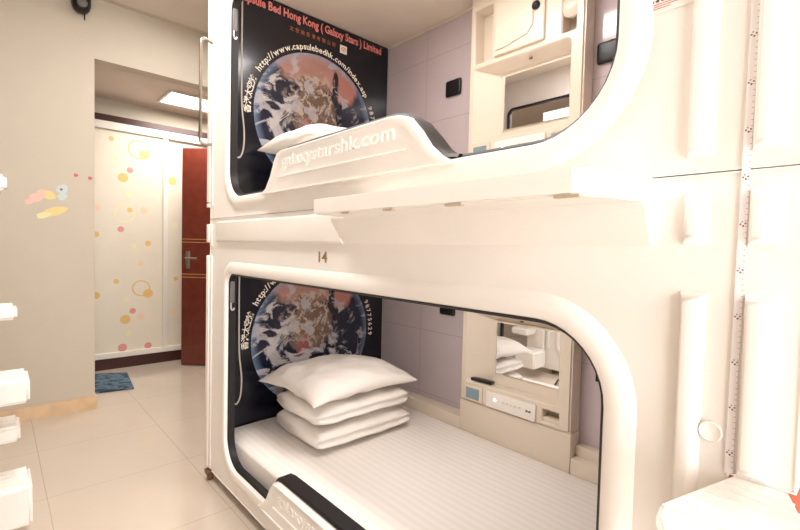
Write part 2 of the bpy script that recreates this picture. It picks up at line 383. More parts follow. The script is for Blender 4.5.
# open brown door
D = thing('wooden_door', 'red-brown wooden door standing open in the corridor', 'door', (-4.615, .541, 0)); D.rotation_euler = (0, 0, math.radians(45))
box('door_leaf', 0, .85, -.0, .04, .008, 2.11, 'wood', D, bev=.003)
boxes('inlay_line', [(.0, .85, -.003, .001, z-.003, z+.003) for z in (1.235, 1.205, .895, .865)], 'amber', D)
h = box('handle_plate', .045, .085, -.012, 0, .95, 1.12, 'steel', D, bev=.004)
tube('door_lever', smooth_path([(.065, -.01, 1.055), (.065, -.05, 1.055), (.09, -.06, 1.055), (.18, -.06, 1.052)]), .008, 'steel', h)
tube('key_cylinder', [(.065, -.008, .985), (.065, -.02, .985)], .01, 'steel', h)

# corridor ceiling lamp
L_ = thing('ceiling_lamp', 'bright rectangular ceiling lamp glowing above the corridor', 'ceiling lamp', (-4.4, .55, 2.51))
boxes('lamp_frame', [(-.2, .2, -.23, -.21, -.02, 0), (-.2, .2, .38, .40, -.02, 0), (-.2, -.18, -.21, .38, -.02, 0), (.18, .2, -.21, .38, -.02, 0)], 'whiteframe', L_)
box('diffuser', -.18, .18, -.21, .38, -.014, -.006, 'lamp', L_)

# floor mat
mt = mesh('floor_mat', [(x, y, z) for z in (.001, .012) for x, y in ((-4.86+.03, -.34), (-4.60, .08), (-4.08, .03), (-4.16, -.36))], [(0, 1, 2, 3), (4, 5, 6, 7), (0, 1, 5, 4), (1, 2, 6, 5), (2, 3, 7, 6), (3, 0, 4, 7)], 'rug')
tag(mt, 'blue patterned doormat lying on the tiles before the wardrobe', 'doormat')

# wall stickers
def sticker(name, label, parts, y, z):
    V, F, mi, mats = [], [], [], []
    for (dy, dz, ry, rz, rot, m) in parts:
        if m not in mats: mats.append(m)
        b0 = len(V); n = 20
        for i in range(n):
            a = 2*PI*i/n; u = ry*math.cos(a)*(1+.18*math.cos(3*a)); v = rz*math.sin(a)
            V.append((.0012+.0004*len(mi), dy+u*math.cos(rot)-v*math.sin(rot), dz+u*math.sin(rot)+v*math.cos(rot)))
        F.append(tuple(range(b0, b0+n))); mi.append(mats.index(m))
    o = mesh(name, V, F, mats, mi=mi, loc=(-3.77, y, z)); tag(o, label, 'wall sticker', 'small stickers on the cream wall'); return o
sticker('wall_sticker', 'pink and yellow butterfly sticker, left of the group on the cream wall', [(-.035, 0, .04, .03, .5, 'pinkst'), (.03, .02, .035, .028, -.4, 'yellowst'), (-.01, .03, .025, .025, 1, 'pinkst'), (-.07, -.03, .028, .018, .4, 'pinkst')], -.56, 1.47)
sticker('wall_sticker', 'long yellow sticker, lowest of the group on the cream wall', [(0, 0, .065, .028, .35, 'yellowst'), (-.06, -.03, .04, .02, .3, 'lime'), (.03, .01, .03, .022, .6, 'yellowst')], -.50, 1.385)
sticker('wall_sticker', 'pale blue-grey round sticker beside the yellow butterfly', [(0, .02, .035, .03, 1, 'bluest'), (0, -.03, .028, .022, .5, 'bluest'), (-.005, .02, .008, .008, 0, 'grey')], -.46, 1.515)
sticker('wall_sticker', 'tiny red dot sticker, left of two near the corridor corner', [(0, 0, .012, .012, 0, 'redst')], -.385, 1.64)
sticker('wall_sticker', 'tiny red dot sticker, right of two near the corridor corner', [(0, 0, .012, .012, 0, 'redst')], -.305, 1.63)

# security camera at the top of the wall
S = thing('security_camera', 'small black dome camera mounted at the top of the cream wall', 'camera', (-3.77, -.36, 2.80))
def lathe(name, prof, m, parent, axis='z', n=24, loc=(0, 0, 0)):
    V, F = [], []
    for r, h in prof:
        for i in range(n):
            a = 2*PI*i/n; c, s = r*math.cos(a), r*math.sin(a)
            V.append({'z': (c, s, h), 'y': (c, h, s), 'x': (h, c, s)}[axis])
    for k in range(len(prof)-1):
        for i in range(n):
            j = (i+1) % n; F.append((k*n+i, k*n+j, (k+1)*n+j, (k+1)*n+i))
    F.append(tuple(range(n))); F.append(tuple(range((len(prof)-1)*n, len(prof)*n)))
    o = mesh(name, V, F, m, parent, smooth=True, loc=loc); o.data.set_sharp_from_angle(angle=math.radians(45)); return o
box('mounting_plate', 0, .02, -.05, .05, -.02, .06, 'black', S, bev=.006)
lathe('camera_body', [(.052, .05), (.056, .02), (.055, -.03), (.046, -.06), (.03, -.08), (.005, -.085)], 'black', S, loc=(.06, 0, 0))
lathe('lens', [(.026, 0), (.03, .008), (.024, .016), (.004, .02)], 'grey', S, axis='x', loc=(.108, .0, -.035))
tube('cable', [(.05, .02, -.07), (.05, .02, -.12)], .004, 'black', S)

# ------------------------------------------------------------------ the sleeping pods
XL, XR = -2.31, -.07
OP = (-2.062, -.33, .162, 1.057, (.13, .16, .14, .05))
def opening_outline():
    """outline of the opening: rounded rectangle with the raised guard hump in its sill"""
    P = []
    x0, x1, z0, z1, (bl, br, tr, tl) = OP
    full = rrect(*OP, n=10)
    P += full[:11]                                   # bottom left corner
    P += [(-1.66, z0), (-1.615, z0+.008), (-1.585, z0+.05), (-1.555, z0+.11), (-1.535, z0+.132), (-1.50, z0+.138)]
    P += [(-1.3, z0+.14), (-1.1, z0+.14), (-.90, z0+.138), (-.865, z0+.13), (-.83, z0+.108), (-.79, z0+.068), (-.755, z0+.03), (-.72, z0+.006), (-.68, z0)]
    P += full[11:]
    return P
def offset_poly(P, d):
    out = []; n = len(P)
    for i in range(n):
        a = Vector(P[i-1]); b = Vector(P[i]); c = Vector(P[(i+1) % n])
        t1 = (b-a); t2 = (c-b)
        if t1.length < 1e-6: t1 = t2
        if t2.length < 1e-6: t2 = t1
        t = (t1.normalized()+t2.normalized()).normalized()
        nrm = Vector((-t.y, t.x))                    # inward for a CCW outline
        out.append((b.x+nrm.x*d, b.y+nrm.y*d))
    return out

def front_panel(parent, z0, z1, notch):
    outer = [(XL+.022, z0)]
    outer += [(-.145, z0), (-.145, .870), (XR, .870)] if notch else [(XR, z0)]
    outer += [(XR, z1), (XL+.022, z1)]
    prof = [(-.055, 0), (-.050, -.004), (-.040, -.010), (-.028, -.0125), (-.010, -.0125), (-.004, -.010), (-.001, -.004), (0.0, .004), (0.0, .03)]
    bm = bmesh.new()
    loops = []
    for d, y in prof:
        rc = inset(OP, d) if d >= 0 else (OP[0]+d, OP[1]-d, OP[2]+d, OP[3]-d, tuple(r-d for r in OP[4]))
        P = rrect(*rc, n=10); loops.append([bm.verts.new((x, y, z)) for x, z in P])
    n = len(loops[0])
    for k in range(len(loops)-1):
        for i in range(n):
            j = (i+1) % n; bm.faces.new((loops[k][i], loops[k][j], loops[k+1][j], loops[k+1][i]))
    ov = [bm.verts.new((x, 0, z)) for x, z in outer]
    back = [bm.verts.new((x, .03, z)) for x, z in outer]
    oe = [bm.edges.new((ov[i], ov[(i+1) % len(ov)])) for i in range(len(ov))]
    ie = [bm.edges.get((loops[0][i], loops[0][(i+1) % n])) for i in range(n)]
    bmesh.ops.triangle_fill(bm, use_beauty=True, use_dissolve=False, edges=oe+ie, normal=(0, -1, 0))
    for i in range(len(ov)):
        j = (i+1) % len(ov); bm.faces.new((ov[i], ov[j], back[j], back[i]))
    be = [bm.edges.get((back[i], back[(i+1) % len(back)])) for i in range(len(back))]
    ie = [bm.edges.get((loops[-1][i], loops[-1][(i+1) % n])) for i in range(n)]
    bmesh.ops.triangle_fill(bm, use_beauty=True, use_dissolve=False, edges=be+ie, normal=(0, 1, 0))
    es = [e for e in oe if e.is_valid]
    bmesh.ops.bevel(bm, geom=es, offset=.0025, segments=2, affect='EDGES')
    o = from_bm('front_panel', bm, 'plastic', parent, smooth=True, angle=32)
    return o

def make_mural(pod):
    ms = box('mural', -2.284, -2.278, .035, 1.125, .10, 1.262, 'poster', pod)
    V = [(0, 0, 0)] + [(0, .39*math.cos(2*PI*i/72), .39*math.sin(2*PI*i/72)) for i in range(72)]
    F = [(0, i+1, (i+1) % 72+1) for i in range(72)]
    cy, cz = .60, .665
    mesh('printed_globe', V, F, 'earth', ms, loc=(-2.2765, cy, cz))
    V, F = [], []
    def put(tv, tf, fn, k, lift=0):
        b0 = len(V); V.extend(fn(v) for v in tv); F.extend(tuple(b0+i for i in f) for f in tf)
    def done(name, k):
        o = mesh(name, V, F, ['salmon', 'whiteprint', 'orangeprint'][k], ms); V.clear(); F.clear()
    X = -2.2755
    tv, tf = fit_text('Capsule Bed Hong Kong ( Galaxy Stars ) Limited', .95, .062, bold=.035)
    put(tv, tf, lambda v: (X, .115+v[0], 1.184+v[1]), 0); done('title_lettering', 0)
    tv, tf = fit_text('太 空 艙 香 港 有 限 公 司', .30, .026)
    put(tv, tf, lambda v: (X, .41+v[0], 1.138+v[1]), 2); done('subtitle_lettering', 2)
    tv, tf = fit_text('■', .05, .048); put(tv, tf, lambda v: (X, .745+v[0], 1.118+v[1]), 1); done('seal_stamp', 1)
    tv, tf = fit_text('帝', .034, .034); put(tv, tf, lambda v: (X+.0006, .753+v[0], 1.125+v[1]), 2); done('seal_character', 2)
    def arc(s, a0, a1, rad, size, k, bold=.02):
        widths = []
        for ch in s:
            tv, tf = text_mesh(ch, size, 0, bold)
            w_ = (max(v[0] for v in tv)-min(v[0] for v in tv)) if tv else size*.3
            widths.append((w_, tv, tf))
        tot = sum(w_[0] for w_ in widths); gap = (abs(a1-a0)*rad - tot)/(len(s)-1); pos = 0
        for w_, tv, tf in widths:
            if tv:
                x0 = min(v[0] for v in tv); a = a0 - (pos+w_/2)/rad
                def fn(v, a=a, x0=x0, w_=w_):
                    u = v[0]-x0-w_/2; r_ = rad+v[1]
                    return (X, cy+r_*math.cos(a)+u*math.sin(a), cz+r_*math.sin(a)-u*math.cos(a))
                put(tv, tf, fn, k)
            pos += w_+gap
    arc('http://www.capsulebedhk.com/index.asp', math.radians(151), math.radians(34), .408, .047, 1); done('web_address', 1)
    arc('98775629', math.radians(26), math.radians(-6), .408, .042, 1); done('phone_number', 1)
    arc('香港太空艙', math.radians(184), math.radians(156), .408, .044, 1, .014); done('chinese_lettering', 1)
    return ms

def make_console(pod):
    c = box('console', -1.515, -.895, 1.04, 1.128, .11, .40, 'plastic_in', pod, bev=.004)
    c.name = 'console'
    YF, YB = 1.04, 1.126
    # fascia with the tapered mirror niche and the small recesses, as one lofted face
    bm = bmesh.new()
    def hole(rc, rcb, depth, cap=True, mid=None):
        A = [bm.verts.new((x, YF, z)) for x, z in rrect(*rc, n=4)]
        B = [bm.verts.new((x, YF+.006, z)) for x, z in rrect(*inset(rc, .006), n=4)]
        C_ = [bm.verts.new((x, YF+depth, z)) for x, z in rrect(*rcb, n=4)]
        n = len(A); rings = [A, B, C_]
        if mid: rings.insert(2, [bm.verts.new((x, YF+depth*.86, z)) for x, z in rrect(*mid, n=4)])
        for U, W_ in zip(rings, rings[1:]):
            for i in range(n):
                j = (i+1) % n; bm.faces.new((U[i], U[j], W_[j], W_[i]))
        if cap: bm.faces.new(C_)
        return [bm.edges.get((A[i], A[(i+1) % n])) for i in range(n)]
    E_ = []
    E_ += hole((-1.485, -.955, .500, .882, (.01, .04, .03, .01)), (-1.355, -.985, .553, .832, .012), .08, mid=(-1.375, -.975, .506, .845, .012))
    E_ += hole((-1.49, -1.372, .90, 1.185, .01), (-1.482, -1.385, .91, 1.175, .012), .075)
    E_ += hole((-1.010, -.935, .90, 1.185, .01), (-1.004, -.94, .91, 1.175, .01), .075)
    E_ += hole((-1.040, -.948, .415, .482, .008), (-1.034, -.955, .421, .476, .008), .07)
    ov = [bm.verts.new((x, YF, z)) for x, z in ((-1.515, .40), (-.90, .40), (-.90, 1.272), (-1.515, 1.272))]
    bv = [bm.verts.new((x, YB, z)) for x, z in ((-1.515, .40), (-.90, .40), (-.90, 1.272), (-1.515, 1.272))]
    oe = [bm.edges.new((ov[i], ov[(i+1) % 4])) for i in range(4)]
    bmesh.ops.triangle_fill(bm, use_beauty=True, edges=oe+E_, normal=(0, -1, 0))
    for i in range(4):
        j = (i+1) % 4; bm.faces.new((ov[i], ov[j], bv[j], bv[i]))
    bmesh.ops.bevel(bm, geom=oe, offset=.008, segments=2, affect='EDGES')
    f = from_bm('fascia', bm, 'plastic_in', c, smooth=True, angle=14)
    mi_ = box('mirror', -1.345, -.99, 1.112, 1.118, .562, .826, 'mirror', c)
    boxes('mirror_rim', [(-1.353, -1.343, 1.108, 1.119, .556, .832), (-.992, -.984, 1.108, 1.119, .556, .832), (-1.343, -.992, 1.108, 1.119, .824, .832)], 'plastic_in', c, bev=.002)
    # cupboard door with a folded notch in its lower corner
    V, F = loft([(rrect(-1.355, -1.085, .905, 1.235, .008, n=3), 1.040), (rrect(-1.355, -1.085, .905, 1.235, .008, n=3), 1.028), (rrect(-1.351, -1.089, .909, 1.231, .008, n=3), 1.025)], cap_last=True)
    d = mesh('cupboard_door', V, F, 'plastic_in', c)
    V, F = loft([([(-1.345, .925), (-1.29, .925), (-1.165, .95), (-1.135, .985), (-1.135, 1.22), (-1.345, 1.22)], 1.0265), ([(-1.340, .93), (-1.29, .93), (-1.168, .955), (-1.14, .988), (-1.14, 1.215), (-1.34, 1.215)], 1.018)], cap_last=True)
    mesh('raised_flap', V, F, 'plastic_in', d)
    lathe('latch', [(.018, 1.026), (.02, 1.018), (.012, 1.008), (.004, 1.006)], 'black', d, axis='y', loc=(-1.125, 0, 1.065), n=14)
    # round fitting in the right niche
    lathe('round_fitting', [(.03, 1.10), (.05, 1.075), (.052, 1.055), (.042, 1.046), (.008, 1.042)], 'plastic_in', c, axis='y', loc=(-.968, 0, 1.02), n=24)
    lathe('niche_screw', [(.008, .006), (.009, .0), (.002, -.002)], 'metalbrown', c, loc=(-1.17, 1.065, .852), n=12)
    # thermostat and switch panel
    l = box('thermostat', -1.482, -1.366, 1.030, 1.040, .408, .488, 'plastic_in', c, bev=.004)
    box('thermostat_screen', -1.466, -1.384, 1.0275, 1.031, .420, .476, 'lcd', l)
    p = box('control_panel', -1.338, -1.062, 1.028, 1.040, .408, .486, 'plastic', c, bev=.003)
    boxes('buttons', [(-1.24+.022*i, -1.228+.022*i, 1.025, 1.029, .448, .456) for i in range(0)] + [(-1.11, -1.10, 1.025, 1.029, .445, .452), (-1.095, -1.085, 1.025, 1.029, .445, .452)], 'inkblack', p)
    boxes('button_row', [(-1.24+.022*i, -1.228+.022*i, 1.0255, 1.029, .448, .456) for i in range(5)], 'plastic_in', p)
    lathe('indicator_light', [(.005, 1.03), (.005, 1.025), (.002, 1.023)], 'led', p, axis='y', loc=(-1.285, 0, .452), n=14)
    box('niche_tray', -1.034, -.955, 1.05, 1.09, .421, .44, 'plastic_in', c, bev=.003)
    return c

def rib(pod, *a): return pad('rib', *a, 'plastic', pod)

def make_pod(upper, label, group, zoff):
    pod = thing('sleeping_pod', label, 'capsule bed', (0, 0, zoff), group)
    z0, z1 = (.0735, 1.317) if upper else (.05, 1.3145)
    front_panel(pod, z0, z1, not upper)
    # outer shell: slabs round the cabin
    boxes('outer_shell', [(XL+.02, -.16, 1.14, 1.18, z0, z1), (XL+.0, -2.285, .03, 1.18, z0, z1), (-.185, -.155, .03, 1.18, z0, z1), (XL+.02, -.16, .03, 1.16, z1-.035, z1-.001), (XL+.02, -.16, .03, 1.16, z0+.001, .10)], 'plastic', pod, bev=.003)
    box('back_wall', -2.28, -.186, 1.13, 1.139, .10, 1.275, 'padwall', pod)
    box('end_wall', -.192, -.186, .03, 1.13, .10, 1.275, 'padwall', pod)
    box('cabin_ceiling', -2.28, -.19, .03, 1.13, 1.265, 1.276, 'plastic_in', pod)
    boxes('wall_cove', [(-2.276, -.19, 1.118, 1.131, 1.252, 1.266)], 'plastic_in', pod, bev=.005)
    box('side_ledge', -2.27, -1.516, 1.04, 1.13, .11, .298, 'plastic_in', pod, bev=.006)
    boxes('stepped_ledge', [(-.894, -.2, 1.042, 1.13, .11, .30), (-.894, -.2, 1.085, 1.13, .29, .345)], 'plastic_in', pod, bev=.006)
    make_mural(pod)
    make_console(pod)
    for x, z, wd in ((-1.695, .862, .056), (-.825, .80, .056)):
        box('wall_clip', x-wd, x+wd, 1.112, 1.131, z-.045, z+.045, 'black', pod, bev=.012, seg=3)
    box('wall_slot', -.835, -.822, 1.124, 1.131, .635, .69, 'black', pod, bev=.003)
    # black rubber seal round the opening, running up over the guard
    P = opening_outline(); P1 = offset_poly(P, -.003); Q = offset_poly(P, .0085)
    V, F = loft([(P1, .006), (offset_poly(P, .003), .004), (Q, .008), (Q, .036), (P1, .040), (P1, .006)])
    g = mesh('rubber_seal', V, F, 'rubber', pod, smooth=True); g.data.set_sharp_from_angle(angle=math.radians(50))
    H = [(x, z) for x, z in P if -1.63 < x < -.66 and z < OP[2]+.15]
    Hs = []
    for i, (x, z) in enumerate(H):
        a = Vector(H[max(i-1, 0)]); b_ = Vector(H[min(i+1, len(H)-1)]); t = (b_-a).normalized(); Hs.append(((x, z), (x-t.y*.009, z+t.x*.009)))
    V, F = [], []
    for (a, b_) in Hs: V += [(a[0], -.008, a[1]), (b_[0], -.002, b_[1]), (b_[0], .052, b_[1]), (a[0], .056, a[1])]
    for i in range(len(Hs)-1):
        for q in range(4): F.append((4*i+q, 4*i+(q+1) % 4, 4*i+4+(q+1) % 4, 4*i+4+q))
    F += [(0, 1, 2, 3), tuple(range(4*len(Hs)-4, 4*len(Hs)))]
    g = mesh('guard_seal', V, F, 'rubber', pod, smooth=True); g.data.set_sharp_from_angle(angle=math.radians(50))
    # guard board with raised border and lettering
    zt = OP[2]+.135
    G0 = [(-1.668, .145), (-.675, .145), (-.725, .172), (-.76, .20), (-.795, .242), (-.835, .282), (-.87, zt-.003), (-.905, zt), (-1.505, zt), (-1.535, zt-.006), (-1.557, zt-.03), (-1.59, .21), (-1.625, .17)]
    G1 = offset_poly(G0, .006); G2 = offset_poly(G0, .022); G3 = offset_poly(G0, .028)
    V, F = loft([(G0, .045), (G0, -.018), (offset_poly(G0, .002), -.026), (G1, -.030), (G2, -.030), (G3, -.026)], cap_first=True, cap_last=True)
    gb = mesh('guard_board', V, F, 'plastic', pod, smooth=True); gb.data.set_sharp_from_angle(angle=math.radians(45))
    tv, tf = fit_text('galaxystarshk.com', .62, .056, ext=.03, bold=.006)
    mesh('embossed_lettering', [(-1.50+v[0], -.026-.0035*(1 if v[2] > 0 else -1), .218+v[1]) for v in tv], tf, 'plastic', gb)
    boxes('border_line', [(-1.53, -.84, -.030, -.024, .198, .202), (-1.50, -.90, -.030, -.024, .284, .287)], 'plastic', gb)
    lathe('screw_hole', [(.005, -.0258), (.005, -.0270), (.001, -.0272)], 'metalbrown', gb, axis='y', loc=(-1.06, 0, .238), n=12)
    # ribs and raised mouldings
    if upper:
        rib(pod, -.219, -.183, .096, 1.25, .014); rib(pod, -.138, -.100, .096, 1.25, .014)
        fl = [(.155, 1.30), ]
    else:
        rib(pod, -.219, -.183, .25, 1.135, .014); rib(pod, -.219, -.183, 1.206, 1.287, .012)
        rib(pod, -.138, -.100, .870, 1.138, .015); rib(pod, -.138, -.100, 1.203, 1.290, .013)
        fl = [(.06, 1.135), (1.20, 1.290)]
    for a, b in fl:
        boxes('edge_flange', [(XL-.006, XL+.030, -.012, .03, a, b), (XL+.030, XL+.058, -.008, .0, a-.02 if a > .1 else a, b)], 'plastic', pod, bev=.005)
    if upper:
        boxes('edge_flange', [(XL-.006, XL+.030, -.012, .03, .130, .150)], 'plastic', pod, bev=.003)
    # pull cord of the curtain and its bracket
    tube('curtain_cord', smooth_path([(-2.20, .112, 1.262), (-2.20, .112, .9), (-2.20, .115, .65), (-2.20, .128, .52), (-2.20, .125, .43), (-2.20, .108, .385), (-2.20, .085, .385)]), .004, 'cord', pod)
    b_ = boxes('curtain_bracket', [(-2.056, -2.044, .006, .028, .92, 1.02)], 'grey', pod, bev=.006)
    tube('bracket_hook', smooth_path([(-2.05, .012, .925), (-2.05, .012, .895), (-2.05, .02, .885), (-2.05, .027, .895)]), .004, 'steel', b_)
    if not upper:
        # moulded band, wedge bracket and projecting ledge under the upper pod
        pad('raised_band', -2.20, -1.14, 1.200, 1.300, .012, 'plastic', pod, .012, .002, .008)
        V = [(-1.14, 0, 1.275), (-1.14, -.05, 1.275), (-1.14, 0, 1.203), (-.262, -.05, 1.275), (-.306, 0, 1.203), (-.265, 0, 1.203), (-.255, 0, 1.275)]
        mesh('ledge_bracket', V, [(0, 1, 2), (1, 3, 4, 2), (3, 6, 5, 4), (0, 6, 3, 1), (0, 2, 4, 5, 6)], 'plastic', pod)
        V, F = [], []
        P = [(-1.03, .002), (-1.03, -.175), (-.318, -.175), (-.300, -.165), (-.280, -.12), (-.264, -.04), (-.262, .002)]
        n = len(P)
        V = [(x, y, 1.274) for x, y in P] + [(x, y, 1.3155) for x, y in P]
        F = [tuple(range(n)), tuple(range(n, 2*n))] + [(i, (i+1) % n, n+(i+1) % n, n+i) for i in range(n)]
        bm = bmesh.new(); vs = [bm.verts.new(v) for v in V]; [bm.faces.new([vs[i] for i in f]) for f in F]
        bmesh.ops.recalc_face_normals(bm, faces=bm.faces)
        es = [e for e in bm.edges if abs(e.verts[0].co.z-e.verts[1].co.z) < 1e-5 and min(e.verts[0].co.y, e.verts[1].co.y) < -.01]
        bmesh.ops.bevel(bm, geom=es, offset=.004, segments=2, affect='EDGES')
        lg = from_bm('projecting_ledge', bm, 'plastic', pod, smooth=True, angle=25)
        for xa, xb in ((-.90, -.87), (-.745, -.715), (-.565, -.525), (-.345, -.305)):
            box('slot', xa, xb, -.1756, -.166, 1.2715, 1.2755, 'brown', lg)
        tv, tf = fit_text('14', .050, .036, ext=.004, bold=.01)
        mesh('pod_number', [(-1.279+v[0], -.0005-.0015*(1 if v[2] > 0 else 0), 1.139+v[1]) for v in tv], tf, 'numberink', pod)
        lathe('round_cap', [(.015, .001), (.016, -.004), (.014, -.007), (.012, -.0055), (.002, -.0055)], 'plastic', pod, axis='y', loc=(-.170, 0, .926), n=28)
        for x, y in ((-2.268, .0), (-2.275, 1.1), (-.25, .06), (-.25, 1.1)):
            cs = boxes('caster', [(x-.022, x+.022, y-.022, y+.022, .034, .054)], 'metalbrown', pod, bev=.003)
            lathe('caster_wheel', [(.010, -.012), (.022, -.010), (.022, .010), (.010, .012)], 'metalbrown', cs, axis='y', loc=(x, y, .022), n=16)
    if upper:
        tube('grab_handle', smooth_path([(-2.262, .0, .925), (-2.262, -.045, .935), (-2.262, -.062, .915), (-2.262, -.062, .85), (-2.262, -.062, .50), (-2.262, -.062, .45), (-2.262, -.045, .432), (-2.262, .0, .44)], 5), .008, 'chrome', pod)
        # small notice stuck near the opening
        nt_ = box('notice_label', -.285, -.212, -.0012, -.0002, .338, .392, 'plastic', pod)
        boxes('notice_print', [(-.280+.0075*i, -.2757+.0075*i, -.0018, -.001, .3565, .3600) for i in range(9)], 'inkblack', nt_)
        boxes('notice_lines', [(-.281, -.2814+.06*q, -.0018, -.001, z, z+.0007) for z, q in ((.3525, 1.1), (.349, .8), (.3455, .5))], 'inkred', nt_)
    return pod

DZ = 1.243
lower = make_pod(False, 'lower cream sleeping pod with quilts stacked inside, number 14 above its opening', None, 0)
upper = make_pod(True, 'upper cream sleeping pod with chrome grab handle, resting on the lower one', None, DZ)

def copy_tree(o, parent=None):
    c = o.copy(); COL.objects.link(c)
    if parent is not None: c.parent = parent
    for ch in list(o.children): copy_tree(ch, c)
    return c
YO = -.985
for src, lab in ((lower, 'lower pod of the opposite row, glimpsed in the lower mirror'), (upper, 'upper pod of the opposite row, glimpsed in the upper mirror')):
    c = copy_tree(src); c.location = (-2.42, YO, src.location.z); c.rotation_euler = (0, 0, PI)
    c['label'] = lab; c['group'] = 'pods across the aisle'

# ------------------------------------------------------------------ bedding
def mattress(zoff, label, top=.236):
    bm = bmesh.new(); bbox(bm, -2.272, -.20, .055, 1.0395, .102, top, bev=.014, seg=3)
    bmesh.ops.subdivide_edges(bm, edges=[e for e in bm.edges if e.calc_length() > .3], cuts=14, use_grid_fill=True)
    for v in bm.verts:
        if v.co.z > top-.05: v.co.z += .006*noise.noise(Vector((v.co.x*4, v.co.y*5, zoff)))
    o = from_bm('mattress', bm, 'sheet', None, smooth=True, angle=60, loc=(0, 0, zoff))
    return tag(o, label, 'mattress')
mattress(0, 'white striped mattress on the floor of the lower pod')
mattress(DZ, 'white mattress mostly hidden inside the upper pod', .158)

def pillow(zoff, loc, sx, sy, h, label, seed=0, droop=.03, rot=0):
    V, F = [], []; n = 28
    def pt(i, j, s):
        u = -1+2*i/n; v = -1+2*j/n
        pin = 1 - .10*(1-v*v)*abs(u)**3; pin2 = 1 - .08*(1-u*u)*abs(v)**3
        x = u*sx/2*pin; y = v*sy/2*pin2
        t = max(0, (1-abs(u)**2.6))**.55 * max(0, (1-abs(v)**2.6))**.55
        w_ = noise.noise(Vector((u*2.2+seed, v*2.2, s*3)))*.018 + noise.noise(Vector((u*5+seed, v*7, s)))*.008
        edge = max(abs(u), abs(v))
        z = s*h/2*t*(1 if s > 0 else .7) + w_*min(1, t*2) - droop*(abs(u*v)**1.5) 
        return (x, y, z)
    idx = {}
    for s in (1, -1):
        for i in range(n+1):
            for j in range(n+1):
                if s < 0 and (i in (0, n) or j in (0, n)): idx[(i, j, s)] = idx[(i, j, 1)]; continue
                idx[(i, j, s)] = len(V); V.append(pt(i, j, s))
    for s in (1, -1):
        for i in range(n):
            for j in range(n): F.append((idx[(i, j, s)], idx[(i+1, j, s)], idx[(i+1, j+1, s)], idx[(i, j+1, s)]))
    o = mesh('pillow', V, F, 'linen', smooth=True, loc=(loc[0], loc[1], loc[2]+zoff)); o.rotation_euler = (0, 0, rot)
    md = o.modifiers.new('s', 'SUBSURF'); md.levels = 1; md.render_levels = 1
    return tag(o, label, 'pillow')
def quilt(zoff, loc, sx, sy, h, label, seed=0):
    """a folded quilt: soft layers bulging at the folds, with a rolled end"""
    V, F = [], []; na, nb = 40, 30
    for i in range(nb+1):
        v = -1+2*i/nb; e = (1-abs(v)**5)**.4 if abs(v) < 1 else 0
        for k in range(na):
            a = 2*PI*k/na; ca, sa = math.cos(a), math.sin(a)
            cx = math.copysign(abs(ca)**.45, ca); cz = math.copysign(abs(sa)**.7, sa)
            crease = 1 - .10*math.exp(-((sa)/.16)**2)          # the fold line along the side
            x = cx*sx/2*crease*(.94+.06*e); y = v*sy/2*(1-.03*abs(sa)); z = cz*h/2*(.72+.28*e)
            w_ = noise.noise(Vector((x*9+seed, y*8, z*12)))*.014 + noise.noise(Vector((x*22+seed, y*17, z*20)))*.005
            V.append((x+w_*cx, y, z+w_))
    for i in range(nb):
        for k in range(na):
            j = (k+1) % na; F.append((i*na+k, i*na+j, (i+1)*na+j, (i+1)*na+k))
    F.append(tuple(range(na))); F.append(tuple(range(nb*na, (nb+1)*na)))
    o = mesh('folded_quilt', V, F, 'linen', smooth=True, loc=(loc[0], loc[1], loc[2]+zoff))
    return tag(o, label, 'folded quilt', None)
quilt(0, (-1.90, .56, .296), .45, .57, .098, 'white folded quilt lying on the lower mattress, bottom of the stack', 1)
quilt(0, (-1.905, .555, .403), .44, .56, .092, 'white folded quilt in the middle of the stack under the pillow', 5)
pillow(0, (-1.93, .545, .513), .54, .68, .16, 'plump white pillow topping the quilt stack in the lower pod', 2, rot=.03)
quilt(DZ, (-1.90, .555, .220), .43, .56, .102, 'white folded quilt hidden behind the upper guard board', 1)
quilt(DZ, (-1.905, .55, .334), .42, .55, .102, 'white folded quilt under the pillow of the upper pod', 5)
pillow(DZ, (-1.96, .50, .462), .54, .60, .15, 'white pillow peeking above the guard board of the upper pod', 2, rot=.03)

# remote control on the console shelf
R_ = thing('remote_control', 'small black remote control lying on the shelf below the lower mirror', 'remote control', (-1.395, 1.072, .508)); R_.rotation_euler = (0, 0, math.radians(4))
box('remote_body', -.062, .062, -.017, .017, 0, .016, 'remote', R_, bev=.004)
boxes('buttons', [(-.05+.018*i, -.04+.018*i, -.008, .006, .0155, .0175) for i in range(5)], 'grey', R_)

# ------------------------------------------------------------------ measuring tape down the front
V, F = [], []
for k in range(40):
    z = k*(1.62/39); dx = .0095*(z/1.62); dy = -.0012-.018*math.sin(PI*min(1, z/.45))*0
    V += [(-.005+dx, -.001, z), (.005+dx, -.001, z)]
for k in range(39): F.append((2*k, 2*k+1, 2*k+3, 2*k+2))
V2 = [(x, y-.0012, z) for x, y, z in V]; n = len(V)
T = mesh('measuring_tape', V+V2, F+[tuple(i+n for i in f) for f in F]+[(2*k, 2*k+2, n+2*k+2, n+2*k) for k in range(39)]+[(2*k+1, 2*k+3, n+2*k+3, n+2*k+1) for k in range(39)], 'tapecol', loc=(-.1455, -.002, .872))
tag(T, 'white measuring tape hanging down the pod front beside the ribs', 'measuring tape')
